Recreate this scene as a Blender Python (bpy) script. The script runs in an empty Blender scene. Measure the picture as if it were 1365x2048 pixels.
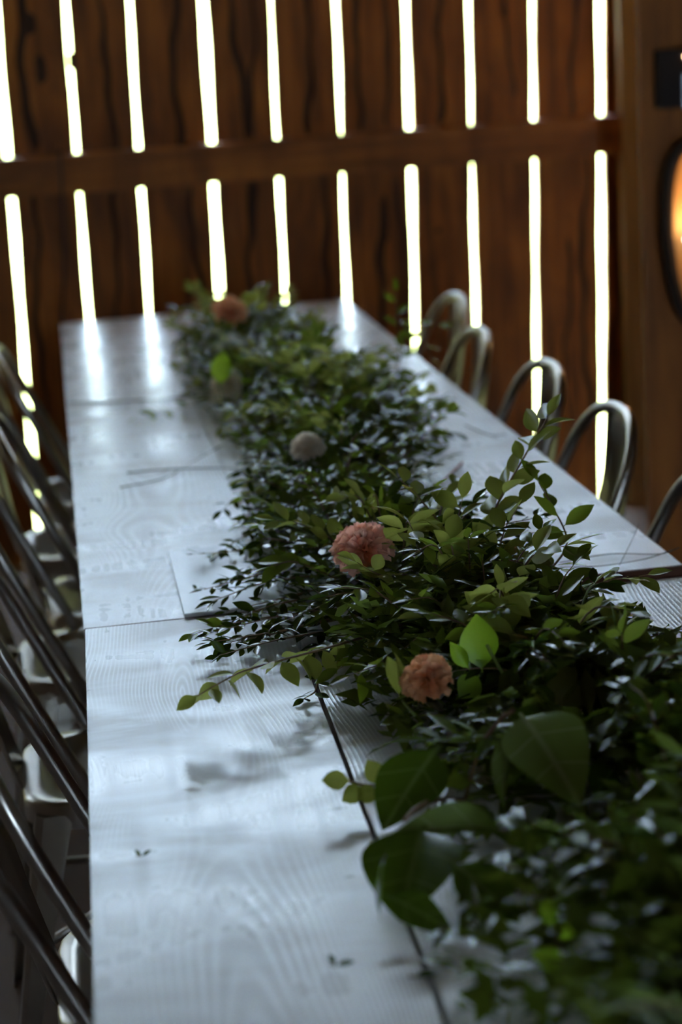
import bpy, bmesh, math, random
from mathutils import Vector, Matrix
scn = bpy.context.scene
COL = scn.collection
rnd = random.Random(11)

# ---------------------------------------------------------------- camera
FPX = 3700.0
YAW, PITCH, ROLL = math.radians(8.1), math.radians(14.27), math.radians(3.7)
EYE = Vector((0.0, 0.0, 1.63))
F = Vector((math.sin(YAW)*math.cos(PITCH), math.cos(YAW)*math.cos(PITCH), -math.sin(PITCH)))
R0 = Vector((math.cos(YAW), -math.sin(YAW), 0)); U0 = R0.cross(F)
RR = R0*math.cos(ROLL) - U0*math.sin(ROLL); UU = R0*math.sin(ROLL) + U0*math.cos(ROLL)
cam_data = bpy.data.cameras.new('camera'); cam = bpy.data.objects.new('camera', cam_data); COL.objects.link(cam)
cam.matrix_world = Matrix(((RR.x, UU.x, -F.x, EYE.x), (RR.y, UU.y, -F.y, EYE.y), (RR.z, UU.z, -F.z, EYE.z), (0, 0, 0, 1)))
cam_data.sensor_fit = 'VERTICAL'; cam_data.sensor_height = 36.0; cam_data.sensor_width = 24.0
cam_data.lens = FPX/2048*36.0
cam_data.clip_start = 0.05; cam_data.clip_end = 300
cam_data.dof.use_dof = True; cam_data.dof.focus_distance = 2.62; cam_data.dof.aperture_fstop = 2.7
scn.camera = cam

# ---------------------------------------------------------------- sky, sun, exposure
world = bpy.data.worlds.new('sky'); scn.world = world; world.use_nodes = True
wn = world.node_tree.nodes; wl = world.node_tree.links
bg = wn['Background']; bg.inputs['Color'].default_value = (0.60, 0.79, 1.0, 1); bg.inputs['Strength'].default_value = 3.1
sun_d = bpy.data.lights.new('sun_offscreen', 'SUN'); sun_d.energy = 7.0; sun_d.color = (1.0, 0.94, 0.80); sun_d.angle = math.radians(0.6)
sun = bpy.data.objects.new('sun_offscreen', sun_d); COL.objects.link(sun)
sun.rotation_euler = Vector((-1.0, 0.15, -1.05)).to_track_quat('-Z', 'Y').to_euler()
scn.view_settings.view_transform = 'Standard'; scn.view_settings.look = 'None'
scn.view_settings.exposure = 3.75; scn.view_settings.gamma = 1.0; scn.view_settings.use_curve_mapping = False

# ---------------------------------------------------------------- helpers
def at(px, py, Y):                       # pixel of the 1365x2048 photo -> point on the plane y = Y
    d = F*FPX + RR*(px-682.5) - UU*(py-1024.0)
    return EYE + d*((Y-EYE.y)/d.y)
def onz(px, py, z):
    d = F*FPX + RR*(px-682.5) - UU*(py-1024.0)
    return EYE + d*((z-EYE.z)/d.z)
def tag(o, label=None, cat=None, group=None, kind=None):
    if label: o['label'] = label
    if cat: o['category'] = cat
    if group: o['group'] = group
    if kind: o['kind'] = kind
    return o
def empty(name, loc, rz=0.0):
    o = bpy.data.objects.new(name, None); o.empty_display_size = 0.05
    o.location = loc; o.rotation_euler = (0, 0, rz); COL.objects.link(o); return o
def link(name, me, parent=None, mat=None):
    if mat is not None and not me.materials: me.materials.append(mat)
    o = bpy.data.objects.new(name, me); COL.objects.link(o)
    if parent is not None: o.parent = parent
    return o
def mesh(name, vs, fs, mats=(), smooth=False, mi=None):
    me = bpy.data.meshes.new(name); me.from_pydata([tuple(v) for v in vs], [], fs)
    for m in mats: me.materials.append(m)
    if smooth: me.polygons.foreach_set('use_smooth', [True]*len(me.polygons))
    if mi: me.polygons.foreach_set('material_index', mi)
    me.update(); return me
def box_vf(x0, x1, y0, y1, z0, z1):
    vs = [(x0,y0,z0),(x1,y0,z0),(x1,y1,z0),(x0,y1,z0),(x0,y0,z1),(x1,y0,z1),(x1,y1,z1),(x0,y1,z1)]
    fs = [(0,3,2,1),(4,5,6,7),(0,1,5,4),(2,3,7,6),(1,2,6,5),(3,0,4,7)]
    return vs, fs
def bevel_box(name, x0, x1, y0, y1, z0, z1, mats, b=0.004, seg=2):
    bm = bmesh.new(); vs, fs = box_vf(x0, x1, y0, y1, z0, z1)
    bv = [bm.verts.new(v) for v in vs]
    for f in fs: bm.faces.new([bv[i] for i in f])
    if b: bmesh.ops.bevel(bm, geom=bm.edges[:], offset=b, segments=seg, affect='EDGES', profile=0.6)
    me = bpy.data.meshes.new(name); bm.to_mesh(me); bm.free()
    for m in mats: me.materials.append(m)
    return me
def tube_vf(pts, rads, n=8, caps=True, flat=None):
    pts = [Vector(p) for p in pts]; vs = []; fs = []
    up = Vector((0, 0, 1)); prev = None
    for i, p in enumerate(pts):
        t = (pts[min(i+1, len(pts)-1)] - pts[max(i-1, 0)]).normalized()
        if prev is None:
            a = up if abs(t.dot(up)) < 0.9 else Vector((1, 0, 0))
            s = t.cross(a).normalized()
        else:
            s = (prev - t*prev.dot(t)).normalized()
        prev = s; b = t.cross(s)
        r = rads[i] if isinstance(rads, (list, tuple)) else rads
        for k in range(n):
            an = 2*math.pi*k/n
            vs.append(p + s*math.cos(an)*r + b*math.sin(an)*r*(flat or 1.0))
    for i in range(len(pts)-1):
        for k in range(n):
            a = i*n+k; b_ = i*n+(k+1) % n
            fs.append((a, b_, b_+n, a+n))
    if caps:
        fs.append(tuple(range(n-1, -1, -1))); fs.append(tuple(range((len(pts)-1)*n, len(pts)*n)))
    return vs, fs
def tube(name, pts, rads, mat, parent=None, n=8):
    vs, fs = tube_vf(pts, rads, n); me = mesh(name, vs, fs, [mat], smooth=True)
    return link(name, me, parent)
def lathe_vf(prof, n=20):
    vs = []; fs = []
    for r, z in prof:
        for k in range(n):
            a = 2*math.pi*k/n; vs.append((r*math.cos(a), r*math.sin(a), z))
    for i in range(len(prof)-1):
        for k in range(n):
            a = i*n+k; b = i*n+(k+1) % n; fs.append((a, b, b+n, a+n))
    return vs, fs
def catmull(P, per=6):
    P = [Vector(p) for p in P]; Q = [P[0]*2-P[1]] + P + [P[-1]*2-P[-2]]; out = []
    for i in range(1, len(Q)-2):
        for k in range(per):
            t = k/per
            out.append(0.5*((2*Q[i]) + (Q[i+1]-Q[i-1])*t + (2*Q[i-1]-5*Q[i]+4*Q[i+1]-Q[i+2])*t*t + (3*Q[i]-Q[i-1]-3*Q[i+1]+Q[i+2])*t**3))
    out.append(P[-1]); return out

# ---------------------------------------------------------------- materials
def new_mat(name):
    m = bpy.data.materials.new(name); m.use_nodes = True
    nt = m.node_tree; return m, nt.nodes, nt.links, nt.nodes['Principled BSDF']
def ramp(N, stops):
    r = N.new('ShaderNodeValToRGB'); e = r.color_ramp.elements
    while len(e) < len(stops): e.new(0.5)
    for i, (p, c) in enumerate(stops): e[i].position = p; e[i].color = (*c, 1)
    return r
def mixc(N, L, fac, a, b, mode='MIX'):
    m = N.new('ShaderNodeMix'); m.data_type = 'RGBA'; m.blend_type = mode
    for s, v in ((0, fac), (6, a), (7, b)):
        if isinstance(v, (int, float)): m.inputs[s].default_value = v
        elif isinstance(v, tuple): m.inputs[s].default_value = (*v, 1)
        else: L.new(v, m.inputs[s])
    return m.outputs[2]
def math_(N, L, op, a, b=None):
    m = N.new('ShaderNodeMath'); m.operation = op
    for i, v in enumerate((a, b)):
        if v is None: continue
        if isinstance(v, (int, float)): m.inputs[i].default_value = v
        else: L.new(v, m.inputs[i])
    return m.outputs[0]
def coords(N, L, scale, rand=True):
    tc = N.new('ShaderNodeTexCoord'); mp = N.new('ShaderNodeMapping'); mp.inputs['Scale'].default_value = scale
    L.new(tc.outputs['Object'], mp.inputs['Vector'])
    if rand:
        oi = N.new('ShaderNodeObjectInfo'); cb = N.new('ShaderNodeCombineXYZ')
        L.new(math_(N, L, 'MULTIPLY', oi.outputs['Random'], 37.0), cb.inputs[0]); L.new(math_(N, L, 'MULTIPLY', oi.outputs['Random'], 91.0), cb.inputs[2])
        L.new(cb.outputs[0], mp.inputs['Location'])
    return mp.outputs[0]
def noise(N, L, vec, scale, detail=4, rough=0.55, dist=0.0):
    n = N.new('ShaderNodeTexNoise'); n.inputs['Scale'].default_value = scale; n.inputs['Detail'].default_value = detail
    n.inputs['Roughness'].default_value = rough; n.inputs['Distortion'].default_value = dist
    L.new(vec, n.inputs['Vector']); return n.outputs['Fac']
def bump(N, L, h, P, strength=0.2, dist=0.01):
    b = N.new('ShaderNodeBump'); b.inputs['Strength'].default_value = strength; b.inputs['Distance'].default_value = dist
    L.new(h, b.inputs['Height']); L.new(b.outputs[0], P.inputs['Normal'])

def mat_whitewash():
    m, N, L, P = new_mat('whitewashed_wood')
    tc = N.new('ShaderNodeTexCoord'); sx = N.new('ShaderNodeSeparateXYZ'); L.new(tc.outputs['Object'], sx.inputs[0])
    nx = noise(N, L, coords(N, L, (1.2, 0.55, 1.0)), 2.2, 2, 0.4)
    ny = noise(N, L, coords(N, L, (0.6, 0.45, 1.0)), 1.7, 1.5, 0.4)
    md = math_(N, L, 'SUBTRACT', math_(N, L, 'MODULO', math_(N, L, 'ADD', sx.outputs[0], 0.337), 0.327), 0.165)
    xx = math_(N, L, 'ADD', md, math_(N, L, 'MULTIPLY', math_(N, L, 'SUBTRACT', nx, 0.5), 0.20))
    dd = math_(N, L, 'ADD', math_(N, L, 'MULTIPLY', math_(N, L, 'SUBTRACT', ny, 0.5), 0.34), math_(N, L, 'ADD', 0.03, math_(N, L, 'MULTIPLY', sx.outputs[1], 0.028)))
    rg = math_(N, L, 'SQRT', math_(N, L, 'ADD', math_(N, L, 'MULTIPLY', xx, xx), math_(N, L, 'MULTIPLY', dd, dd)))   # growth rings cut along the plank
    ln = math_(N, L, 'PINGPONG', math_(N, L, 'MULTIPLY', rg, 340.0), 1.0)
    lnr = ramp(N, [(0.0, (0, 0, 0)), (0.45, (.2, .2, .2)), (1.0, (1, 1, 1))]); L.new(ln, lnr.inputs[0])
    mask = ramp(N, [(0.43, (0, 0, 0)), (0.62, (1, 1, 1))]); L.new(noise(N, L, coords(N, L, (1.0, 0.45, 1.0)), 6.0, 2), mask.inputs[0])
    stain = ramp(N, [(0.40, (0, 0, 0)), (0.64, (1, 1, 1))]); L.new(noise(N, L, coords(N, L, (1.0, 2.3, 1.0)), 3.4, 4, 0.55, 0.5), stain.inputs[0])
    fine = noise(N, L, coords(N, L, (1.0, 0.05, 1.0)), 70.0, 1, 0.4)
    gm = math_(N, L, 'MULTIPLY', lnr.outputs[0], mask.outputs[0])
    c = mixc(N, L, math_(N, L, 'MULTIPLY', stain.outputs[0], 0.8), (0.64, 0.65, 0.66), (0.33, 0.27, 0.235))
    c = mixc(N, L, math_(N, L, 'MULTIPLY', mask.outputs[0], 0.62), c, (0.42, 0.39, 0.38))
    c = mixc(N, L, math_(N, L, 'MULTIPLY', gm, 0.75), c, (0.80, 0.81, 0.82))
    c = mixc(N, L, math_(N, L, 'MULTIPLY', fine, 0.16), c, (0.36, 0.33, 0.31))
    vo = N.new('ShaderNodeTexVoronoi'); vo.inputs['Scale'].default_value = 5.0; L.new(coords(N, L, (1.5, 2.6, 0.2)), vo.inputs['Vector'])   # knots and nicks
    kn = ramp(N, [(0.015, (1, 1, 1)), (0.06, (0, 0, 0))]); L.new(vo.outputs['Distance'], kn.inputs[0])
    c = mixc(N, L, math_(N, L, 'MULTIPLY', kn.outputs[0], math_(N, L, 'MULTIPLY', noise(N, L, coords(N, L, (1, 1, 1)), 30.0, 3), 1.1)), c, (0.10, 0.08, 0.07))
    L.new(c, P.inputs['Base Color'])
    rr = math_(N, L, 'ADD', math_(N, L, 'MULTIPLY', stain.outputs[0], 0.12), math_(N, L, 'ADD', 0.22, math_(N, L, 'MULTIPLY', fine, 0.10)))
    L.new(rr, P.inputs['Roughness'])
    P.inputs['Specular IOR Level'].default_value = 0.9
    hh = math_(N, L, 'ADD', math_(N, L, 'MULTIPLY', gm, 0.25), math_(N, L, 'MULTIPLY', noise(N, L, coords(N, L, (1, 0.9, 1)), 8.0, 3, 0.5), 1.2))
    bump(N, L, math_(N, L, 'SUBTRACT', hh, math_(N, L, 'MULTIPLY', kn.outputs[0], 0.4)), P, 0.16, 0.006)
    return m
def mat_wood(name, dark, mid, light, sc=(14.0, 14.0, 0.8), rough=0.75):
    m, N, L, P = new_mat(name)
    g = noise(N, L, coords(N, L, sc), 2.0, 6, 0.62, 0.5)
    r = ramp(N, [(0.28, dark), (0.5, mid), (0.75, light)]); L.new(g, r.inputs[0])
    b = ramp(N, [(0.36, (1, 1, 1)), (0.60, (0, 0, 0))]); L.new(noise(N, L, coords(N, L, (3.0, 3.0, 1.0)), 1.6, 4, 0.6, 0.8), b.inputs[0])
    c = mixc(N, L, math_(N, L, 'MULTIPLY', b.outputs[0], 0.65), r.outputs[0], dark)
    L.new(c, P.inputs['Base Color']); P.inputs['Roughness'].default_value = rough
    bump(N, L, g, P, 0.3, 0.006); return m
def mat_plain(name, c, rough=0.5, metal=0.0, c2=None, sc=8.0):
    m, N, L, P = new_mat(name); P.inputs['Roughness'].default_value = rough; P.inputs['Metallic'].default_value = metal
    if c2:
        L.new(mixc(N, L, noise(N, L, coords(N, L, (1, 1, 1)), sc, 5), c, c2), P.inputs['Base Color'])
    else:
        L.new(mixc(N, L, math_(N, L, 'MULTIPLY', noise(N, L, coords(N, L, (1, 1, 1)), 20.0, 3), 0.25), c, tuple(x*0.6 for x in c)), P.inputs['Base Color'])
    return m
def mat_emit(name, c, s):
    m, N, L, P = new_mat(name); P.inputs['Base Color'].default_value = (*c, 1)
    P.inputs['Emission Color'].default_value = (*c, 1); P.inputs['Emission Strength'].default_value = s; return m
def mat_leaf(name, a, b, under, rough=0.32, trans=0.35, tcol=(0.30, 0.42, 0.04), vein=0.0, spec=0.36):
    m, N, L, P = new_mat(name)
    oi = N.new('ShaderNodeObjectInfo'); g = N.new('ShaderNodeNewGeometry')
    pt = noise(N, L, coords(N, L, (1, 1, 1)), 40.0, 3)
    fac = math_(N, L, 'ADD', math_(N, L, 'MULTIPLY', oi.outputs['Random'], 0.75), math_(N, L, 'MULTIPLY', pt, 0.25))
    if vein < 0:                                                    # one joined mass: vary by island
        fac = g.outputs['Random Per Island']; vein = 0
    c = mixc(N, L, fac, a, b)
    if vein:
        tc = N.new('ShaderNodeTexCoord'); sx = N.new('ShaderNodeSeparateXYZ'); L.new(tc.outputs['Object'], sx.inputs[0])
        ax = math_(N, L, 'ABSOLUTE', sx.outputs[0])
        w = math_(N, L, 'PINGPONG', math_(N, L, 'MULTIPLY', math_(N, L, 'SUBTRACT', sx.outputs[1], math_(N, L, 'MULTIPLY', ax, 0.75)), 62.0), 1.0)
        vr = ramp(N, [(0.0, (1, 1, 1)), (0.10, (0, 0, 0))]); L.new(w, vr.inputs[0])
        mr = ramp(N, [(0.0, (1, 1, 1)), (0.0012, (0, 0, 0))]); L.new(ax, mr.inputs[0])
        c = mixc(N, L, math_(N, L, 'MULTIPLY', math_(N, L, 'MAXIMUM', vr.outputs[0], mr.outputs[0]), vein), c, under)
        bump(N, L, math_(N, L, 'MAXIMUM', vr.outputs[0], mr.outputs[0]), P, -0.35, 0.002)
    c = mixc(N, L, math_(N, L, 'MULTIPLY', g.outputs['Backfacing'], 0.7), c, under)
    L.new(c, P.inputs['Base Color']); P.inputs['Roughness'].default_value = rough; P.inputs['Specular IOR Level'].default_value = spec
    t = N.new('ShaderNodeBsdfTranslucent'); t.inputs[0].default_value = (*tcol, 1)
    mx = N.new('ShaderNodeMixShader'); mx.inputs[0].default_value = trans
    L.new(P.outputs[0], mx.inputs[1]); L.new(t.outputs[0], mx.inputs[2]); L.new(mx.outputs[0], N['Material Output'].inputs[0])
    return m

M = {}
M['white'] = mat_whitewash()
M['plank_end'] = mat_wood('plank_end_wood', (0.05, 0.018, 0.008), (0.13, 0.045, 0.018), (0.2, 0.075, 0.03), (6, 6, 6))
M['board'] = mat_wood('barn_board', (0.055, 0.014, 0.002), (0.33, 0.098, 0.006), (0.48, 0.158, 0.010))
M['rail'] = mat_wood('barn_rail', (0.11, 0.032, 0.004), (0.31, 0.098, 0.009), (0.43, 0.145, 0.014), (0.8, 14, 14))
M['bark'] = mat_plain('bark', (0.020, 0.009, 0.005), 0.9, 0, (0.06, 0.024, 0.010), 30)
M['oldwood'] = mat_wood('grey_brown_wood', (0.08, 0.045, 0.025), (0.17, 0.10, 0.055), (0.25, 0.15, 0.09))
M['post'] = mat_wood('post_wood', (0.13, 0.040, 0.005), (0.30, 0.095, 0.010), (0.38, 0.130, 0.016))
M['paletrim'] = mat_wood('pale_trim_wood', (0.24, 0.18, 0.09), (0.36, 0.27, 0.145), (0.43, 0.33, 0.19))
M['floor'] = mat_plain('floor_earth', (0.11, 0.078, 0.058), 0.85, 0, (0.19, 0.14, 0.11), 3.0)
M['grass'] = mat_plain('grass_ground', (0.22, 0.27, 0.06), 0.9, 0, (0.38, 0.39, 0.13), 1.2)
M['steel'] = mat_plain('gunmetal_steel', (0.44, 0.41, 0.37), 0.30, 1.0, (0.34, 0.31, 0.27), 12)
M['dark'] = mat_plain('dark_iron', (0.03, 0.022, 0.016), 0.55, 0.3)
M['brass'] = mat_plain('worn_brass', (0.55, 0.36, 0.16), 0.35, 1.0)
M['galv'] = mat_plain('galvanised_metal', (0.5, 0.5, 0.52), 0.4, 1.0)
M['tube'] = mat_emit('lit_lamp_tube', (1.0, 0.88, 0.66), 1.0)
M['cord'] = mat_plain('black_cord', (0.015, 0.012, 0.010), 0.7)
M['stem'] = mat_plain('woody_stem', (0.13, 0.065, 0.028), 0.6, 0, (0.22, 0.14, 0.05), 30)
M['green_stem'] = mat_plain('green_stem', (0.12, 0.19, 0.03), 0.5, 0, (0.20, 0.26, 0.05), 20)
M['red_stem'] = mat_plain('red_stem', (0.36, 0.05, 0.035), 0.5)
M['dry'] = mat_plain('dry_stem', (0.10, 0.085, 0.06), 0.6)
M['leaf_light'] = mat_leaf('leaf_light', (0.120, 0.150, 0.022), (0.260, 0.275, 0.060), (0.36, 0.39, 0.14), 0.26, 0.38, (0.48, 0.52, 0.09))
M['leaf_mid'] = mat_leaf('leaf_mid', (0.044, 0.068, 0.008), (0.115, 0.142, 0.022), (0.20, 0.25, 0.08), 0.22, 0.32, (0.34, 0.46, 0.03))
M['leaf_dark'] = mat_leaf('leaf_dark', (0.010, 0.019, 0.003), (0.034, 0.053, 0.006), (0.06, 0.09, 0.028), 0.13, 0.14, (0.14, 0.24, 0.015), 0.0, 0.20)
M['leaf_broad'] = mat_leaf('leaf_broad', (0.036, 0.064, 0.006), (0.070, 0.110, 0.011), (0.26, 0.33, 0.12), 0.27, 0.13, (0.24, 0.44, 0.02), 0.35)
M['leaf_bright'] = mat_leaf('leaf_bright', (0.12, 0.24, 0.010), (0.18, 0.31, 0.016), (0.26, 0.37, 0.05), 0.36, 0.5, (0.42, 0.64, 0.03), 0.2)
M['leaf_narrow'] = mat_leaf('leaf_narrow', (0.045, 0.078, 0.012), (0.135, 0.180, 0.040), (0.24, 0.30, 0.13), 0.40, 0.28, (0.30, 0.42, 0.05), 0.0, 0.22)
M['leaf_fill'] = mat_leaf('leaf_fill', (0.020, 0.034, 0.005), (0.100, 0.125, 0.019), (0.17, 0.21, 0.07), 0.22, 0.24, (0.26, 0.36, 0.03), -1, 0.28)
M['leaf_brown'] = mat_leaf('leaf_brown', (0.030, 0.024, 0.012), (0.06, 0.045, 0.02), (0.2, 0.22, 0.1), 0.4, 0.1)
def mat_petal(name, a, b, t):
    m = mat_leaf(name, a, b, b, 0.6, 0.5, t); return m
M['petal_salmon'] = mat_petal('petal_salmon', (0.95, 0.55, 0.40), (0.97, 0.70, 0.55), (0.97, 0.55, 0.38))
M['petal_apricot'] = mat_petal('petal_apricot', (0.86, 0.46, 0.22), (0.93, 0.62, 0.36), (0.92, 0.5, 0.24))
M['petal_cream'] = mat_petal('petal_cream', (0.90, 0.78, 0.66), (0.95, 0.88, 0.78), (0.92, 0.82, 0.66))
M['petal_white'] = mat_petal('petal_white', (0.75, 0.75, 0.70), (0.85, 0.84, 0.8), (0.8, 0.8, 0.7))

# ---------------------------------------------------------------- the place: ground, floor, barn shell
FL = -0.10                                   # floor level
vs = []; fs = []
ys = [6.42, 9, 12, 16, 22, 30, 44]; hs = [FL-.12, FL-.1, FL-.05, .15, .9, 2.6, 5.0]
xs = [-40, -20, -8, 0, 8, 20, 40]
for y, h in zip(ys, hs):
    for x in xs: vs.append((x, y, h + (0.06*math.sin(x*1.3+y) if y > 9 else 0)))
for j in range(len(ys)-1):
    for i in range(len(xs)-1):
        a = j*len(xs)+i; fs.append((a, a+1, a+len(xs)+1, a+len(xs)))
o = link('ground', mesh('ground', vs, fs, [M['grass']], smooth=True)); tag(o, 'sunlit yellow-green meadow beyond the slatted barn wall', 'ground', kind='structure')
vs, fs = box_vf(-30, -4.1, -20, 6.42, FL-.32, FL-.12)
o = link('ground_side', mesh('ground_side', vs, fs, [M['grass']])); tag(o, 'grass beside the open barn door', 'ground', kind='structure')
vs, fs = box_vf(-4.1, 4.1, -3.2, 6.44, FL-.12, FL)
o = link('floor', mesh('floor', vs, fs, [M['floor']])); tag(o, 'dusty grey-brown barn floor', 'floor', kind='structure')

WY = 6.45; WTOP = 2.52; RZ = 2.75; LEAN = 0.0225  # unseen open strip between WTOP and RZ, added and sized for sky light
wall = empty('wall_back', (0, WY, FL)); tag(wall, 'barn wall of upright rough boards with daylight gaps', 'wall', kind='structure')
gap_c = [-0.845, -0.612, -0.376, -0.146, 0.086, 0.296, 0.545, 0.774, 0.996, 1.239, 1.460, 1.684, 1.928]
gap_px = [24, 22, 25, 27, 23, 24, 29, 20, 23, 27, 19, 24, 28]
k = -0.845
left_more = [k-0.232*i for i in range(1, 14)][::-1]
gap_c = left_more + gap_c; gap_px = [24]*len(left_more) + gap_px
right_more = [1.928+0.232*i for i in range(1, 9)]
gap_c += right_more; gap_px += [8]*len(right_more)
def edge_w(seed, z): return 0.0016*math.sin(z*7+seed)+0.0012*math.sin(z*17+seed*2.3)+0.0012*math.sin(z*3.1+seed*.7)
for i in range(len(gap_c)-1):
    wl_ = max(0.0115, (gap_px[i]-15.5)*6.6/3700); wr_ = max(0.0115, (gap_px[i+1]-15.5)*6.6/3700)
    if gap_c[i] > 1.95: wl_ = wr_ = 0.003
    xa = gap_c[i]+wl_/2; xb = gap_c[i+1]-wr_/2
    nz = 40; vs = []; fs = []; th = 0.022; off = rnd.uniform(-0.002, 0.002)
    for j in range(nz+1):
        z = -0.02+(WTOP+0.1)*j/nz; sh = LEAN*(z+FL-1.0)
        l = xa+sh+edge_w(i*3.1, z); r = xb+sh+edge_w(i*3.1+5, z)
        if i == len(left_more)+3: 
            if 1.55 < z+FL < 1.70: l += 0.0
        vs += [(l, off, z), (r, off, z), (r, off+th, z), (l, off+th, z)]
    for j in range(nz):
        for e in range(4):
            a = j*4+e; b = j*4+(e+1) % 4; fs.append((a, b, b+4, a+4))
    fs += [(0, 3, 2, 1), (nz*4, nz*4+1, nz*4+2, nz*4+3)]
    link('board', mesh('board', vs, fs, [M['board']]), wall)
# waney bark edges: dark wavy strips standing a little proud of the boards  (x at height 1 m, z from, z to, width)
strips = [(-0.08, 0.2, 1.2, .016), (-0.06, 1.33, 2.25, .03), (0.20, 0.1, 1.2, .014), (0.205, 1.3, 2.25, .017), (0.47, 0.1, 1.18, .022), (0.445, 1.3, 2.25, .024),
          (0.655, 1.32, 2.25, .020), (0.70, 1.32, 2.25, .017), (0.665, 0.1, 1.18, .034), (0.895, 1.32, 2.25, .034), (0.92, 0.1, 1.18, .022), (1.055, 1.32, 2.25, .022),
          (1.125, 0.1, 1.1, .030), (1.175, 1.32, 2.25, .016), (1.19, 0.1, 1.15, .018), (1.345, 1.32, 2.25, .024), (1.60, 1.4, 1.75, .018), (1.83, 1.32, 2.2, .022), (1.865, 0.1, 1.18, .022),
          (-0.30, 0.1, 2.25, .02), (-0.55, 0.1, 2.25, .02), (1.80, 0.1, 0.9, .014), (1.97, 0.1, 2.25, .02)]
for si, (x, z0, z1, w) in enumerate(strips):
    n = int((z1-z0)/0.03); vs = []; fs = []; q = random.Random(si*7+1); ph = [q.uniform(0, 6.3) for _ in range(4)]
    for j in range(n+1):
        z = z0+(z1-z0)*j/n; c = x+LEAN*(z-1.0)+0.012*math.sin(z*6+ph[0])+0.007*math.sin(z*15+ph[1])+0.004*math.sin(z*33+ph[2])
        hw = w/2*(0.75+0.45*math.sin(z*9+ph[3])*math.sin(z*4+ph[1]))+0.002
        if j in (0, n): hw *= 0.3
        for dx, dy in ((-hw, 0.001), (-hw*.5, -0.007), (hw*.5, -0.006), (hw, 0.001)): vs.append((c+dx, dy, z-FL))
    for j in range(n):
        for e in range(3): a = j*4+e; fs.append((a, a+1, a+5, a+4))
    link('bark_edge', mesh('bark_edge', vs, fs, [M['bark']], smooth=True), wall)
# knots on the boards
for (x, z, rx, rz_) in ((0.105, 1.62, .014, .03), (0.0, 1.60, .02, .05), (-0.03, 1.75, .03, .04), (1.60, 1.69, .02, .03), (1.14, 0.95, .02, .02), (1.33, 0.96, .010, .014)):
    vs = [(x, -0.006, z-FL)]+[(x+rx*math.cos(a*math.pi/5)*(1+.2*math.sin(a*2.2)), 0.001, z-FL+rz_*math.sin(a*math.pi/5)) for a in range(10)]
    link('knot', mesh('knot', vs, [(0, 1+(a+1) % 10, 1+a) for a in range(10)], [M['bark']], smooth=True), wall)
# rails (one in view, one high up)
for z0, z1 in ((1.187, 1.318), (2.38, 2.52)):
    me = bevel_box('rail', -4.0, 1.985, WY-0.075, WY-0.002, z0, z1, [M['rail']], 0.006)
    o = link('trim_1' if z0 < 2 else 'trim_2', me); tag(o, 'rough horizontal rail nailed across the slatted wall' if z0 < 2 else 'upper rough rail across the slatted wall', 'rail', kind='structure')
# pale trim strip at the end of the rail, and a board partition standing in front of the wall
tag(link('trim_3', bevel_box('trim_3', 1.990, 2.052, WY-0.06, WY-0.003, FL, WTOP, [M['paletrim']], 0.004)), 'pale upright trim board at the end of the rail', 'trim', kind='structure')
PY = 5.55
part = empty('wall_partition', (1.79, PY, FL)); tag(part, 'partition of upright orange-brown boards beside the slatted wall', 'wall', kind='structure')
px_ = 0.0
for i in range(9):
    w_ = (0.155, 0.21, 0.24, 0.25, 0.22, 0.25, 0.24, 0.26, 0.38)[i]
    link('board', bevel_box('board', px_, px_+w_-0.004, rnd.uniform(-.003, .003), 0.03, 0, RZ-FL, [M['post']], 0.003), part); px_ += w_
# side walls, rear wall, roof (out of view, they keep the barn dark)
def shell(name, boxes, mat, label, cat):
    vs = []; fs = []
    for b in boxes:
        v, f = box_vf(*b); k = len(vs); vs += v; fs += [tuple(i+k for i in q) for q in f]
    tag(link(name, mesh(name, vs, fs, [mat])), label, cat, kind='structure')
shell('wall_right', [(4.0, 4.06, -3.2, 6.5, FL, RZ)], M['oldwood'], 'solid plank side wall of the barn beyond the post', 'wall')
shell('wall_left', [(-4.06, -4.0, -3.2, 6.5, FL, RZ)], M['oldwood'], 'plank side wall of the barn on the hanging-wire side', 'wall')
shell('wall_front', [(-4.0, 0.3, -3.26, -3.2, FL, RZ), (0.8, 4.0, -3.26, -3.2, FL, RZ), (0.3, 0.8, -3.26, -3.2, 2.2, RZ)], M['oldwood'], 'plank end wall with a doorway facing the slatted wall', 'wall')
shell('ceiling', [(-4.3, 4.3, -3.4, 6.6, RZ, RZ+.08)], M['oldwood'], 'brown plank barn ceiling', 'ceiling')

# hanging cord and things on the post
cord_pts = catmull([(0.036, WY-0.085, 1.335), (0.030, WY-0.092, 1.2), (0.012, WY-0.07, 0.95), (-0.02, WY-0.06, 0.7), (-0.03, WY-0.06, 0.45), (-0.02, WY-0.1, FL+.005)], 5)
tag(tube('black_wire', cord_pts, 0.0045, M['cord']), 'thin black wire hanging from the rail to the floor', 'wire')
jb = empty('switch_box', (1.831, PY-.002, 1.368)); tag(jb, 'dark box with grey lid and small glowing light high on the board partition', 'box')
M['box'] = mat_plain('dark_brown_box', (0.014, 0.006, 0.003), 0.8)
link('body', bevel_box('body', 0.0, 0.20, -0.05, 0.0, 0, 0.175, [M['box']], 0.006), jb)
link('lid', bevel_box('lid', 0.075, 0.20, -0.060, -0.048, -0.005, 0.10, [M['galv']], 0.004), jb)
v, f = lathe_vf([(0.0, 0.006), (0.004, 0.005), (0.006, 0.0), (0.006, -0.004)], 10)
link('pilot_light', mesh('pilot_light', [(p[0]+0.088, -0.052-p[2], p[1]+0.150) for p in v], f, [mat_emit('pilot_glow', (1.0, 0.62, 0.34), 1.2)], True), jb)
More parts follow.
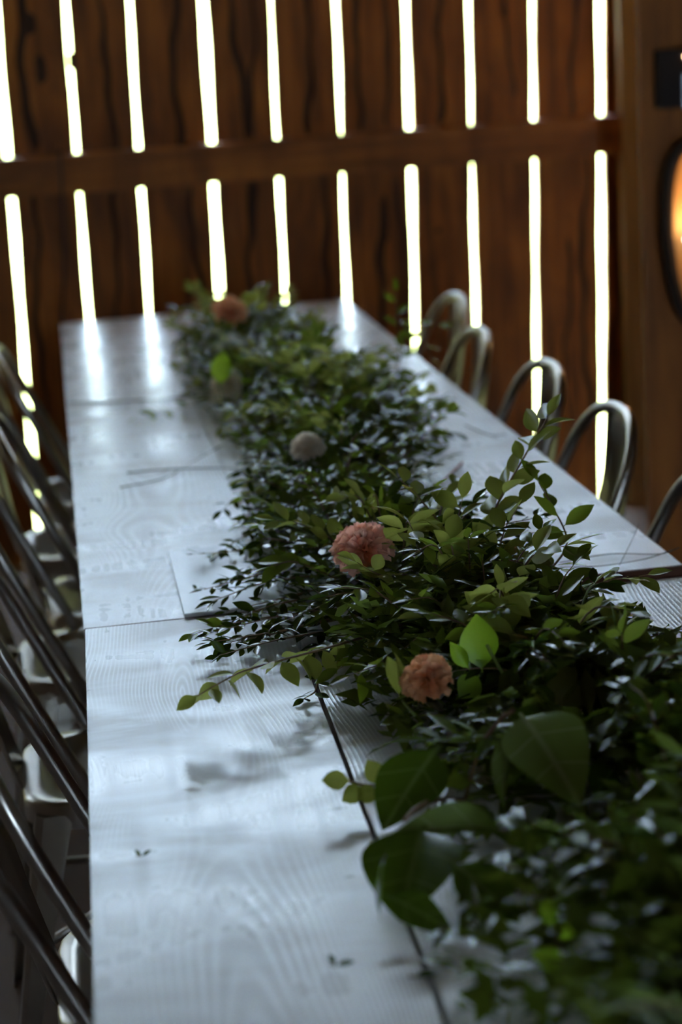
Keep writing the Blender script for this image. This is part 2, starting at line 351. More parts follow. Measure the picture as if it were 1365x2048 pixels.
# wall lantern: tall oval dish with a dark rim, brass inside and a glowing tube
lan = empty('wall_lantern', (1.968, PY-.002, 0.70)); tag(lan, 'tall oval wall lantern with dark rim and glowing tube on the board partition', 'lantern')
n_ = 36; rim = []
for k in range(n_+1):
    a = 2*math.pi*k/n_; ex = 0.6
    cx = math.copysign(abs(math.cos(a))**ex, math.cos(a)); cz = math.copysign(abs(math.sin(a))**ex, math.sin(a))
    rim.append((cx*0.130*(1-.20*max(0, -cz)), -0.085, 0.29+cz*0.28))
v, f = tube_vf(rim, 0.021, 8, False); link('rim', mesh('rim', v, f, [M['box']], True), lan)
vs = []; fs = []
for j_, (k_, dy) in enumerate(((1.0, 0.0), (0.93, .035), (0.75, .06), (0.45, .072), (0.1, .076))):
    vs += [(x*k_, -0.085+dy, 0.29+(z-0.29)*k_) for x, y, z in rim[:-1]]
for j_ in range(4):
    for k in range(n_): a = j_*n_+k; b = j_*n_+(k+1) % n_; fs.append((a, b, b+n_, a+n_))
fs.append(tuple(range(4*n_, 5*n_)))
o = link('dish', mesh('dish', vs, fs, [mat_plain('brass_dish', (0.62, 0.36, 0.14), 0.45, 0.6)], True), lan); sm = o.modifiers.new('solid', 'SOLIDIFY'); sm.thickness = 0.004; sm.offset = -1
tube('lamp_tube', [(-0.072, -0.085, 0.270), (0.0, -0.088, 0.300), (0.085, -0.085, 0.332)], 0.009, M['tube'], lan, 10)
def lamp(name, loc, w, col=(1.0, 0.50, 0.15), r=0.04, parent=None):
    d = bpy.data.lights.new(name, 'POINT'); d.energy = w; d.color = col; d.shadow_soft_size = r
    o = bpy.data.objects.new(name, d); o.location = loc; COL.objects.link(o)
    if parent is not None: o.parent = parent
    return o
lamp('lantern_light_offscreen', (0.02, -0.16, 0.33), 0.10, parent=lan, r=0.03)
# ---------------------------------------------------------------- tables
def make_table(name, label, loc, rz, planks, y0, y1, top=0.76, th=0.036):
    t = empty(name, (loc[0], loc[1], FL), rz); tag(t, label, 'table')
    for (x0, x1, dz) in planks:
        bm = bmesh.new(); v, f = box_vf(x0, x1, y0, y1, top-FL-th+dz, top-FL+dz); bv = [bm.verts.new(p) for p in v]
        for q in f: bm.faces.new([bv[i] for i in q])
        bmesh.ops.bevel(bm, geom=bm.edges[:], offset=0.0014, segments=2, affect='EDGES')
        me = bpy.data.meshes.new('plank'); bm.to_mesh(me); bm.free(); me.materials.append(M['white']); me.materials.append(M['plank_end'])
        me.update()
        for p in me.polygons:
            if abs(p.normal.y) > 0.9: p.material_index = 1
        link('plank', me, t)
    xa, xb = planks[0][0], planks[-1][1]; zt = top-FL-th-0.018
    for nm, b in (('apron', (xa+.06, xa+.085, y0+.08, y1-.08, zt-.09, zt+.018)), ('apron', (xb-.085, xb-.06, y0+.08, y1-.08, zt-.09, zt+.004)), ('apron', (xa+.085, xb-.085, y0+.08, y0+.105, zt-.09, zt+.004)), ('apron', (xa+.085, xb-.085, y1-.105, y1-.08, zt-.09, zt+.004))):
        link(nm, bevel_box(nm, *b, [M['plank_end']], 0.003), t)
    for x in (xa+.10, xb-.10):
        for y in ((y0+.62, y1-.14) if y0 > 0 else (y0+.14, y1-.14)):
            link('leg', bevel_box('leg', x-.04, x+.04, y-.04, y+.04, 0, zt-.005, [M['plank_end']], 0.006), t)
    return t
make_table('plank_table', 'long whitewashed plank table standing against the slatted wall', (0, 0), 0.0,
           [(-0.020, 0.3020, 0.0), (0.3034, 0.6334, 0.0005), (0.6348, 0.964, 0.0)], 2.813, 6.33)
make_table('plank_table', 'whitewashed plank table with a wide dark gap between planks, butted to a longer table', (-0.018, 2.8126), math.radians(-0.95),
           [(0.0, 0.316, 0.0), (0.323, 0.640, -0.002), (0.645, 0.975, -0.014)], -2.35, 0.0)
# thin whitewashed board lying at the table joint
tb = bevel_box('thin_board', 0.139, 0.30, 2.812, 3.205, 0.7605, 0.7675, [mat_plain('white_board_paint', (0.74, 0.75, 0.77), 0.25, 0, (0.64, 0.65, 0.68), 12)], 0.0015)
tag(link('thin_board', tb), 'thin smooth white board lying flat on the table at the joint', 'board')

# ---------------------------------------------------------------- chairs (hoop-back pressed steel)
def rrect(w0, w1, d, r, n=5):
    # rounded trapezoid outline: back edge width w0 at x=0, front edge width w1 at x=d
    P = []
    for cx, cy, a0 in ((d-r, w1/2-r, 0), (r, w0/2-r, 90), (r, -w0/2+r, 180), (d-r, -w1/2+r, 270)):
        for k in range(n+1):
            a = math.radians(a0+90*k/n); P.append((cx+r*math.cos(a), cy+r*math.sin(a)))
    return P
def make_chair(loc, rz, label, group):
    # local: x forward (towards the table), back at x = 0, y across; origin on the floor below the rear seat edge
    c = empty('metal_chair', (loc[0], loc[1], FL), rz); tag(c, label, 'chair', group)
    if make_chair.meshes is None:
        S = M['steel']; ml = []
        SH = 0.515
        rings = [(rrect(.36, .40, .40, .09), SH-.045, 0.0), (rrect(.36, .40, .40, .09), SH-.006, 0.0), (rrect(.352, .392, .396, .09), SH, 0.004), (rrect(.30, .335, .335, .075), SH-.001, 0.035), (rrect(.288, .322, .322, .07), SH-.007, 0.041), (rrect(.06, .06, .06, .02), SH-.012, 0.17)]
        vs = []; fs = []; n = len(rings[0][0])
        for P, z, ox in rings: vs += [(x+ox, y, z) for x, y in P]
        for j in range(len(rings)-1):
            for k in range(n): a = j*n+k; b = j*n+(k+1) % n; fs.append((a, b, b+n, a+n))
        fs.append(tuple(range((len(rings)-1)*n, len(rings)*n)))
        ml.append(('seat', mesh('seat', vs, fs, [S], True)))
        # back hoop
        hp = [(0.140, -.190, SH-.04), (0.118, -.193, SH+.015), (0.055, -.198, SH+.15), (-.002, -.196, SH+.275), (-.038, -.178, SH+.355), (-.062, -.130, SH+.405), (-.076, -.065, SH+.426)]
        hp = hp + [(-.080, 0, SH+.430)] + [(x, -y, z) for x, y, z in hp[::-1]]
        v, f = tube_vf(catmull(hp, 4), 0.0125, 10); ml.append(('back_hoop', mesh('back_hoop', v, f, [S], True)))
        # splat: bowed sheet
        vs = []; fs = []; nn = 10
        for j in range(nn+1):
            t = j/nn; z = SH-.01+t*0.436; x = 0.004-0.082*t**1.0-0.014*math.sin(math.pi*t); w = 0.068+0.030*t
            for k in range(7):
                u = -1+k/3; vs.append((x-0.016*(1-u*u), u*w, z))
        m_ = len(vs); vs += [(x-0.0025, y, z) for x, y, z in vs]
        for j in range(nn):
            for k in range(6):
                a = j*7+k; fs.append((a, a+1, a+8, a+7)); fs.append((m_+a, m_+a+7, m_+a+8, m_+a+1))
        for j in range(nn):
            for k in (0, 6):
                a = j*7+k; q = (a, a+7, m_+a+7, m_+a); fs.append(q if k == 0 else q[::-1])
        for k in range(6): fs.append((k, m_+k, m_+k+1, k+1)); a = nn*7+k; fs.append((a, a+1, m_+a+1, m_+a))
        ml.append(('splat', mesh('splat', vs, fs, [S], True)))
        # four splayed channel legs
        for sx, sy in ((0, -1), (0, 1), (1, -1), (1, 1)):
            top = Vector((0.05 if not sx else 0.345, sy*(0.145 if not sx else 0.165), SH-.02)); bot = Vector((-0.055 if not sx else 0.415, sy*(0.215 if not sx else 0.215), 0.0))
            vs = []; fs = []
            for t, w in ((0, .032), (0.08, .030), (0.5, .022), (1, .013)):
                p = top.lerp(bot, t); ox = (1 if sx else -1)
                for dx, dy in ((ox*w, -sy*w*1.0), (ox*w*.95, sy*w*.55), (ox*w*.55, sy*w*.95), (-ox*w, sy*w), (-ox*w*.9, sy*w*.8), (ox*w*.4, sy*w*.7), (ox*w*.7, sy*w*.4), (ox*w*.8, -sy*w*.9)):
                    vs.append((p.x+dx, p.y+dy, p.z))
            for j in range(3):
                for k in range(8): a = j*8+k; b = j*8+(k+1) % 8; fs.append((a, b, b+8, a+8))
            fs.append((0, 1, 2, 3, 4, 5, 6, 7)); fs.append((31, 30, 29, 28, 27, 26, 25, 24))
            ml.append(('leg', mesh('leg', vs, fs, [S], False)))
        for y in (-1, 1):
            v, f = tube_vf([(0.0, y*.178, .26), (0.19, y*.06, .30), (0.38, -y*.19, .26)], 0.007, 6); ml.append(('cross_brace', mesh('cross_brace', v, f, [S], True)))
        make_chair.meshes = ml
    for nm, me in make_chair.meshes: link(nm, me, c)
    return c
make_chair.meshes = None
ordn = ['nearest the slatted wall', 'second from the slatted wall', 'third from the slatted wall', 'fourth from the slatted wall', 'fifth from the slatted wall', 'sixth from the slatted wall', 'seventh from the slatted wall']
for i, (y, x, a) in enumerate(((5.55, 1.12, 182), (4.86, 1.03, 179), (4.26, 1.06, 181), (3.68, 1.05, 180), (3.05, 1.05, 179))):
    make_chair((x, y, 0), math.radians(a), 'gunmetal hoop-back metal chair on the partition side of the table, ' + ordn[i], 'metal chairs on the partition side')
for i, (y, x, a) in enumerate(((5.30, -0.13, 1), (4.72, -0.17, -1), (4.20, -0.11, 2), (3.76, -0.17, 0), (3.12, -0.155, 1), (2.34, -0.10, -1), (1.78, -0.12, 0))):
    make_chair((x, y, 0), math.radians(a), 'gunmetal hoop-back metal chair on the hanging-wire side of the table, ' + ordn[i], 'metal chairs on the wire side')

# ---------------------------------------------------------------- leaves
def leaf_mesh(name, L, W, mat, ny=6, nx=4, fold=0.25, curl=0.12, tip=1.0, widest=0.45, twist=0.0, petiole=0.08, wav=0.0):
    vs = []; fs = []
    for j in range(ny+1):
        t = j/ny
        s = (t/widest) if t < widest else ((1-t)/(1-widest))
        w = W/2*math.sin(min(1, s)*math.pi/2)**(0.8 if t < widest else tip)
        if j == 0: w = W*0.03
        if j == ny: w = W*0.01
        a = twist*t
        for k in range(nx+1):
            u = -1+2*k/nx
            x = u*w; z = abs(u)*w*fold - curl*L*t*t + wav*W*math.sin(t*9+u*2)*abs(u)
            x, z2 = x*math.cos(a)-abs(u)*w*fold*math.sin(a), z+x*math.sin(a)
            vs.append((x, L*(petiole+t*(1-petiole)), z2))
    n = nx+1
    for j in range(ny):
        for k in range(nx): a = j*n+k; fs.append((a, a+1, a+n+1, a+n))
    p = len(vs); pw = max(0.0006, W*0.025)                    # petiole
    vs += [(-pw, 0, 0), (pw, 0, 0), (pw, L*(petiole+.02), 0), (-pw, L*(petiole+.02), 0)]; fs.append((p, p+1, p+2, p+3))
    return mesh(name, vs, fs, [mat], True)
LM = {}
def fam(key, L, W, mat, nvar, **kw):
    q = random.Random(len(LM)*13+5); LM[key] = []
    for i in range(nvar):
        k2 = dict(kw); k2['fold'] = kw.get('fold', .25)*q.uniform(.5, 1.5); k2['curl'] = kw.get('curl', .12)*q.uniform(-.3, 1.9); k2['twist'] = q.uniform(-.4, .4)
        LM[key].append((leaf_mesh('leaf_'+key, L, W*q.uniform(.9, 1.12), mat, **k2), L))
fam('oval', 0.050, 0.0255, M['leaf_light'], 6, tip=0.85)
fam('ovalmid', 0.046, 0.020, M['leaf_mid'], 6, tip=0.9)
fam('small', 0.033, 0.0125, M['leaf_dark'], 5, tip=1.0, ny=5, nx=2)
fam('smallmid', 0.033, 0.0145, M['leaf_mid'], 5, tip=1.0, ny=5, nx=2)
fam('round', 0.034, 0.020, M['leaf_light'], 5, tip=0.7, ny=5, nx=4)
fam('narrow', 0.055, 0.0135, M['leaf_narrow'], 6, tip=1.1, widest=.38, curl=.2)
fam('dark', 0.045, 0.017, M['leaf_dark'], 5, tip=1.0)
fam('broad', 0.105, 0.070, M['leaf_broad'], 5, tip=0.85, ny=10, nx=6, fold=.18, curl=.22, widest=.42, wav=.02)
fam('pale', 0.105, 0.070, mat_leaf('leaf_pale', (0.15, 0.215, 0.05), (0.17, 0.235, 0.06), (0.34, 0.40, 0.19), 0.25, 0.12, (0.25, 0.42, 0.04), 0.7), 2, tip=0.85, ny=12, nx=8, fold=.42, curl=.30, widest=.42, wav=.02)
fam('bright', 0.075, 0.040, M['leaf_bright'], 3, tip=1.0, ny=8, nx=4, fold=.2, curl=.1)
ZT = 0.766
def frame(d, nrm):
    y = d.normalized(); x = y.cross(nrm)
    if x.length < 1e-4: x = y.cross(Vector((1, 0, 0)))
    x.normalize(); z = x.cross(y)
    return Matrix(((x.x, y.x, z.x), (x.y, y.y, z.y), (x.z, y.z, z.z)))
def put_leaf(root, base, d, nrm, key, scale, q, name='leaf'):
    me, L = q.choice(LM[key]); Ls = L*scale; d = d.normalized()
    if base.z+Ls*d.z < ZT:
        dz = (ZT-base.z)/Ls; h = Vector((d.x, d.y, 0)); h = h.normalized() if h.length > 1e-3 else Vector((1, 0, 0))
        dz = max(-0.98, min(0.98, dz)); d = h*math.sqrt(1-dz*dz)+Vector((0, 0, dz))
        if base.z-ZT < 0.02: nrm = Vector((0, 0, 1))+nrm*0.2
    m = frame(d, nrm).to_4x4()
    o = bpy.data.objects.new(name, me); COL.objects.link(o); o.parent = root
    o.matrix_local = Matrix.Translation(base-root.location) @ m @ Matrix.Scale(scale, 4)
    return o
NB = [0]
def branch(pts, key, label, group, spacing=0.018, scale=1.0, ang=55, start=0.15, seed=None, stem='stem', r0=0.0021, name='leafy_branch', upbias=0.7, droop=0.0, pairs=False, smooth=6, tipk=0.8, cat='branch', jit=1.0):
    NB[0] += 1; q = random.Random(seed if seed is not None else NB[0]*101+3)
    P = catmull(pts, smooth)
    for p in P: p.z = max(p.z, ZT+0.003)
    root = empty(name, P[0]); tag(root, label, cat, group)
    n = len(P); rad = [r0*(1-0.72*i/(n-1)) for i in range(n)]
    v, f = tube_vf([p-P[0] for p in P], rad, 5)
    link('stem', mesh('stem', v, f, [M[stem]], True), root)
    # arc-length walk
    cum = [0.0]
    for i in range(1, n): cum.append(cum[-1]+(P[i]-P[i-1]).length)
    tot = cum[-1]; s = tot*start; side = 1
    while s <= tot+1e-6:
        i = max(1, next((k for k in range(n) if cum[k] >= s-1e-9), n-1)); t = (s-cum[i-1])/max(1e-6, cum[i]-cum[i-1])
        p = P[i-1].lerp(P[i], t); tg = (P[i]-P[i-1]).normalized()
        up = Vector((0, 0, 1)); lat = tg.cross(up)
        lat = lat.normalized() if lat.length > 0.05 else Vector((1, 0, 0))
        nn = lat.cross(tg).normalized()
        k = 1.0-(1-tipk)*(s/tot)
        for sd in ((1, -1) if pairs else (side,)):
            a = math.radians(ang+q.uniform(-16, 16)*jit); roll = q.gauss(0, 0.35)*jit
            l2 = lat*math.cos(roll)+nn*math.sin(roll)
            d = tg*math.cos(a)+l2*math.sin(a)*sd+Vector((0, 0, -droop+q.uniform(-.18, .22)*jit))
            nr = nn*upbias+Vector((q.gauss(0, .45), q.gauss(0, .45), q.gauss(0, .3)))*jit*0.8+up*0.25
            put_leaf(root, p, d, nr, key, scale*k*q.uniform(.78, 1.15), q)
        side = -side; s += spacing*q.uniform(.8, 1.2)
    put_leaf(root, P[-1], (P[-1]-P[-2]), Vector((q.gauss(0, .3), q.gauss(0, .3), 1)), key, scale*tipk*q.uniform(.8, 1.0), q)
    return root
CLEAR = []                                   # (centre, radius): sprigs do not grow through the blooms and the big leaves
def clear_of(p):
    for c, r, reach in CLEAR:
        d = (EYE-c).normalized(); t = (p-c).dot(d)
        if t < -.012 or t > reach: continue
        if (p-(c+d*t)).length < r: return False
    return True
for c_, r_ in ((at(727, 1088, 2.66), .062), (at(853, 1352, 2.13), .050), (at(615, 890, 3.45), .048), (at(462, 617, 4.70), .065), (at(452, 762, 4.38), .05), (at(446, 735, 4.35), .04),
               (at(940, 1310, 2.16), .055), (at(1110, 1500, 1.87), .075), (at(990, 1530, 1.89), .03), (at(800, 1570, 1.86), .06), (at(815, 1730, 1.72), .06), (at(910, 1635, 1.775), .05), (at(1090, 1420, 1.945), .05), (at(1220, 1560, 1.92), .03), (at(1200, 1780, 1.62), .04), (at(1125, 1910, 1.46), .04), (at(1300, 1650, 1.74), .04), (at(1160, 1380, 2.1), .035)):
    CLEAR.append((c_, r_, .30 if r_ != .04 else .06))
def PX(*l): return [at(*p) for p in l]

# --- the recognisable branches
G1 = 'single leafy branches of the table garland'
branch(PX((880,1225,2.50),(760,1265,2.45),(640,1300,2.39),(500,1338,2.31),(440,1366,2.28),(395,1392,2.26)), 'oval', 'long brown-stemmed branch with hanging leaves reaching out low over the bare plank beside the gap', G1, 0.0145, 1.05, 70, 0.12, droop=0.55, upbias=.4, r0=0.0026)
branch(PX((700,1200,2.72),(560,1230,2.70),(450,1250,2.67),(390,1268,2.65)), 'ovalmid', 'dense dark frond with upturned leaves lying flat beside the thin white board', G1, 0.010, 0.95, 45, 0.1, upbias=.8)
branch(PX((720,1230,2.66),(600,1255,2.63),(500,1272,2.60),(420,1285,2.58)), 'dark', 'dark frond lying flat under the long brown-stemmed branch', G1, 0.011, 0.9, 42, 0.05)
branch(PX((640,1075,3.15),(560,1085,3.15),(470,1102,3.12),(398,1108,3.10)), 'small', 'tiny-leaved dark frond pointing over the thin white board', G1, 0.009, 0.95, 50, 0.05)
branch(PX((620,1030,3.3),(540,1050,3.25),(470,1085,3.18),(430,1115,3.12)), 'small', 'tiny-leaved dark frond drooping beside the thin white board', G1, 0.009, 0.95, 50, 0.05)
branch(PX((600,985,3.45),(520,985,3.45),(470,1000,3.42),(445,1020,3.40)), 'small', 'small dark sprig drooping towards the table gap behind the thin white board', G1, 0.014, 1.2, 55, 0.2, droop=.5)
branch(PX((900,1240,2.62),(945,1120,2.66),(990,1020,2.70),(1040,930,2.73),(1075,870,2.75),(1095,835,2.76)), 'oval', 'tall upright branch of pale leaves rising highest above the garland', G1, 0.0125, 1.28, 50, 0.25, r0=.0030, upbias=.5)
branch(PX((1050,1180,2.62),(1100,1140,2.64),(1135,1085,2.65),(1110,1020,2.68),(1078,965,2.70)), 'ovalmid', 'curving branch with broad oval leaves leaning against the tall upright branch', G1, 0.016, 1.35, 55, 0.15, r0=.0026)
branch(PX((1000,1190,2.58),(940,1110,2.62),(880,1045,2.66),(830,985,2.70),(800,960,2.71)), 'oval', 'pale-leaved branch rising beside the salmon carnation', G1, 0.015, 1.2, 62, 0.2, r0=.0026)
branch(PX((1040,1150,2.58),(1120,1170,2.57),(1190,1200,2.56),(1245,1250,2.55),(1262,1272,2.545)), 'ovalmid', 'arching branch with slim drooping leaves over the table joint', G1, 0.013, 1.1, 50, 0.2, r0=.0024, droop=.3)
branch(PX((930,1225,2.50),(900,1175,2.51),(860,1120,2.53),(835,1095,2.54)), 'oval', 'short brown-stemmed branch with rounded pale leaves between two carnations', G1, 0.028, 1.05, 60, 0.1, r0=.0028)
branch(PX((815,1150,2.60),(770,1152,2.58),(740,1140,2.56),(715,1125,2.55)), 'oval', 'short pale sprig lying over the lower edge of the salmon carnation', G1, 0.020, 1.05, 55, 0.3, pairs=True)
branch(PX((1000,1290,2.35),(960,1260,2.34),(900,1240,2.34),(850,1235,2.34)), 'oval', 'short sprig of cupped leaves above the apricot carnation', G1, 0.022, 1.1, 50, 0.2)
branch(PX((1160,1240,2.45),(1120,1290,2.38),(1075,1330,2.32),(1030,1345,2.28)), 'ovalmid', 'leafy sprig between the bright leaf and the table joint', G1, 0.016, 1.0, 55, 0.1)
branch(PX((760,900,3.80),(830,870,3.82),(880,862,3.83),(905,868,3.84)), 'dark', 'dark leafy sprig stretching towards the chairs behind the cream carnation', G1, 0.016, 1.2, 60, 0.1)
branch(PX((740,990,3.5),(790,930,3.55),(840,880,3.6),(870,850,3.62)), 'ovalmid', 'upright sprig of dark oval leaves beside the fallen red twig', G1, 0.017, 1.2, 60, 0.15)
branch(PX((770,800,4.3),(800,720,4.45),(820,660,4.5),(850,640,4.52),(880,650,4.54)), 'ovalmid', 'tall thin sprig reaching over the table edge before the far chair', G1, 0.03, 1.1, 60, 0.2)
branch(PX((800,720,4.40),(795,650,4.45),(792,585,4.48)), 'ovalmid', 'thin upright sprig tip standing before the daylight gaps', G1, 0.032, 1.1, 50, 0.3)
branch(PX((820,700,4.40),(845,690,4.42),(862,720,4.42),(858,765,4.40)), 'oval', 'thin drooping sprig tip at the table edge', G1, 0.035, 1.0, 50, 0.3)
branch(PX((420,830,4.6),(370,845,4.55),(320,855,4.50),(285,862,4.47)), 'ovalmid', 'dark sprig stretching from the far mound over bare table', G1, 0.026, 1.2, 60, 0.3)
branch(PX((420,770,4.9),(370,745,4.95),(320,715,5.0),(295,705,5.02)), 'ovalmid', 'thin sprig with pale tip stretching from the far mound towards the wall', G1, 0.03, 1.1, 60, 0.3)
branch(PX((600,760,4.5),(618,700,4.6),(612,650,4.7),(590,618,4.75)), 'round', 'slender curving sprig beside the round leaf of the far mound', G1, 0.014, .9, 70, 0.2)
branch(PX((640,1340,2.42),(630,1385,2.38),(610,1400,2.36)), 'small', 'small dark twig end lying on the plank gap', G1, 0.012, 1.0, 55, 0.2)

for i in range(9):
    q = random.Random(500+i); y = 1110+i*22; x0 = 640+q.uniform(-20, 60); x1 = 430+q.uniform(-40, 70)-(25 if i > 4 else 0)
    Y = onz(x1, y+40, .775).y; 
    branch(PX((x0, y-25, Y+.06), ((x0+x1)/2, y+q.uniform(-15, 5), Y+.03), (x1, y+25, Y+.0)), 'dark' if i % 2 else 'small', 'flat dark frond between the thin white board and the long brown-stemmed branch', 'flat dark fronds by the thin board', 0.0105, 1.05, 48, 0.02)
branch(PX((960,1200,2.60),(930,1130,2.62),(915,1060,2.65),(925,1000,2.67)), 'oval', 'pale-leaved sprig between the tall upright branch and the pale-leaved rising branch', G1, 0.017, 1.3, 58, 0.2, r0=.0022)
branch(PX((1020,1200,2.56),(1000,1120,2.60),(1010,1060,2.63),(1040,1010,2.65)), 'oval', 'pale-leaved sprig crossing the lower half of the tall upright branch', G1, 0.017, 1.3, 58, 0.2, r0=.0022)
branch(PX((1090,1240,2.46),(1150,1225,2.47),(1205,1235,2.47),(1235,1265,2.46)), 'ovalmid', 'short drooping sprig under the arching branch at the table joint', G1, 0.016, 1.1, 52, 0.2, r0=.0020, droop=.3)
# --- random branches building up the garland
def centre(y): 
    K = [(1.0, .60), (1.6, .60), (1.9, .61), (2.2, .57), (2.6, .50), (3.1, .465), (3.4, .46), (3.7, .55), (4.1, .58), (4.6, .47), (5.2, .47), (6.0, .5)]
    return interp(K, y)
def half_w(y): return interp([(1.0, .36), (1.6, .32), (1.9, .27), (2.2, .24), (2.6, .22), (3.1, .185), (3.4, .165), (3.7, .22), (4.1, .25), (4.6, .20), (5.2, .17), (5.6, .06)], y)
def height(y): return interp([(1.0, .17), (1.6, .16), (2.0, .13), (2.2, .12), (2.6, .15), (3.1, .11), (3.6, .14), (4.0, .17), (4.4, .19), (4.7, .24), (5.1, .20), (5.6, .04)], y)
def interp(K, y):
    if y <= K[0][0]: return K[0][1]
    for (a, u), (b, v) in zip(K, K[1:]):
        if y <= b: return u+(v-u)*(y-a)/(b-a)
    return K[-1][1]
zones = [
    (1.05, 2.15, 84, [('narrow', 5), ('ovalmid', 2), ('dark', 5)], 'heaped at the broad-leaved end of the garland', 'sprigs around the broad leaves'),
    (2.15, 2.95, 60, [('ovalmid', 5), ('dark', 5), ('oval', 2)], 'heaped around the salmon and apricot carnations', 'sprigs around the two carnations'),
    (2.95, 3.55, 34, [('small', 5), ('dark', 4), ('smallmid', 2)], 'in the low stretch before the cream carnation', 'sprigs in the low stretch'),
    (3.55, 4.35, 52, [('oval', 4), ('smallmid', 3), ('ovalmid', 4), ('round', 2)], 'in the mound behind the cream carnation', 'sprigs in the middle mound'),
    (4.35, 5.35, 56, [('round', 5), ('oval', 4), ('smallmid', 2), ('dark', 2)], 'in the tall mound close to the slatted wall', 'sprigs in the far mound')]
kind_txt = {'narrow': 'slim-leaved grey-green sprig', 'ovalmid': 'mid-green oval-leaved sprig', 'dark': 'glossy dark green sprig', 'oval': 'pale green oval-leaved sprig', 'small': 'tiny-leaved dark sprig', 'smallmid': 'small-leaved green sprig', 'round': 'yellow-green round-leaved sprig'}
for (y0, y1, n, kinds, where, grp) in zones:
    bag = [k for k, c in kinds for _ in range(c)]
    for i in range(n):
        q = random.Random(int(y0*100)*97+i)
        y = y0+(y1-y0)*((i+q.random())/n); key = bag[(i*5) % len(bag)] if q.random() < .6 else q.choice(bag)
        th = math.radians(q.uniform(18, 162)); hw = half_w(y); hh = height(y)          # a point on the dome of the heap
        nx_, nz_ = math.cos(th), math.sin(th)
        k0 = q.uniform(.30, .62)
        p0 = Vector((centre(y)+nx_*hw*k0, y, 0.775+nz_*hh*k0))
        out = Vector((nx_*.9, q.uniform(-.9, .6), nz_*.75)); ln = q.uniform(.12, .19)
        if key in ('dark', 'small'): out = Vector((nx_*1.1, q.uniform(-.8, .5), nz_*.35))
        out = (out+Vector((q.gauss(0, .3), q.gauss(0, .3), q.gauss(0, .15)))).normalized()
        p1 = p0+out*ln*.5+Vector((0, 0, .012)); p2 = p0+out*ln-Vector((0, 0, .015))
        for p in (p1, p2):
            p.x = centre(y)+max(-hw, min(hw, p.x-centre(y))); p.z = min(p.z, 0.775+hh*1.08)
        if not all(clear_of(p) for p in (p1, p2, p1.lerp(p2, .5), p0.lerp(p1, .5))): continue
        sc = {'round': 1.0, 'smallmid': 1.1}.get(key, 1.08)*q.uniform(.9, 1.15)
        branch([p0, p1, p2], key, kind_txt[key]+' '+where, grp+', '+kind_txt[key].split(' sprig')[0], spacing={'small': .0095, 'smallmid': .0105, 'dark': .012, 'round': .012, 'narrow': .0125}.get(key, .0135), scale=sc, ang=q.uniform(42, 62), start=.12, seed=int(y0*100)*31+i, smooth=4, stem='stem' if q.random() < .7 else 'green_stem')
# --- packed inner foliage, nobody could count it
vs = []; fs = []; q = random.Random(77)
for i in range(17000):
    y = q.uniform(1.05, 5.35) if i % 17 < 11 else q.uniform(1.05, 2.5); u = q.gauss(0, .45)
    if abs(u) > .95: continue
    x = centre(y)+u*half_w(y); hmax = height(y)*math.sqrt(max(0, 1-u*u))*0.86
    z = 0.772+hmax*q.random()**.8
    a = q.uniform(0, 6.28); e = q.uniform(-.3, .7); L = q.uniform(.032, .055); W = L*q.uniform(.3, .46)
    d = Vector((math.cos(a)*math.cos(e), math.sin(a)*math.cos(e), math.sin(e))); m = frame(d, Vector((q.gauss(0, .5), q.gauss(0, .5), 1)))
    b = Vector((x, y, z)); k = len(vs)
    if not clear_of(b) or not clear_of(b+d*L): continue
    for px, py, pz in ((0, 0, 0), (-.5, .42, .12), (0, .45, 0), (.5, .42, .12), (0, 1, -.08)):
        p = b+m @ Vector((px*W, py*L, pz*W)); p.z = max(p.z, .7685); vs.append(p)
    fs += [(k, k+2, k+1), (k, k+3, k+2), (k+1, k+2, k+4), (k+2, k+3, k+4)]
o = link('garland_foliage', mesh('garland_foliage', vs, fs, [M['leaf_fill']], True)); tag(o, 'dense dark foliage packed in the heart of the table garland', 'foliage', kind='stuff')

# --- broad-leaved branch with the big leaves at the near end: (base px, tip px, Y base, Y tip, width factor, key, normal)
def px_leaf(root, b, t, key, nrm, wf=1.0, var=0, name='leaf', lab=None):
    b = at(*b); t = at(*t); d = t-b; me, L = LM[key][var % len(LM[key])]
    s = d.length/L; m = frame(d, Vector(nrm)).to_4x4()
    o = bpy.data.objects.new(name, me); COL.objects.link(o); o.parent = root
    o.matrix_local = Matrix.Translation(b-root.location) @ m @ Matrix.Diagonal((s*wf, s, s, 1))
    if lab: o['label'] = lab
    return o
br = empty('broad_leaved_branch', at(930, 1600, 1.895)); tag(br, 'branch with very large broad leaves at the heaped end of the garland', 'branch')
sp = [at(930,1600,1.895), at(960,1500,1.925), at(1000,1440,1.945), at(1030,1420,1.945)]
v, f = tube_vf([p-br.location for p in catmull(sp, 5)], 0.0028, 6); link('stem', mesh('stem', v, f, [M['stem']], True), br)
sp2 = [at(930,1600,1.895), at(870,1600,1.845), at(830,1620,1.805), at(810,1640,1.785)]
v, f = tube_vf([p-br.location for p in catmull(sp2, 5)], 0.0028, 6); link('stem', mesh('stem', v, f, [M['stem']], True), br)
px_leaf(br, (1040,1425,1.935), (1150,1565,1.785), 'pale', (-.2, -.4, .9), 1.0, 0, lab='very large pale drooping leaf')
px_leaf(br, (1000,1440,1.945), (1215,1475,1.985), 'broad', (.1, -.35, 1), 0.8, 1)
px_leaf(br, (1030,1440,1.915), (985,1605,1.865), 'pale', (-.8, -.5, .3), 0.42, 2)
px_leaf(br, (880,1490,1.895), (765,1640,1.825), 'broad', (-.35, -.7, .6), 1.05, 3)
px_leaf(br, (850,1650,1.785), (800,1805,1.665), 'broad', (-.3, -.75, .55), 1.15, 4)
px_leaf(br, (1010,1665,1.785), (815,1612,1.775), 'pale', (.1, -.45, .9), 0.55, 1)
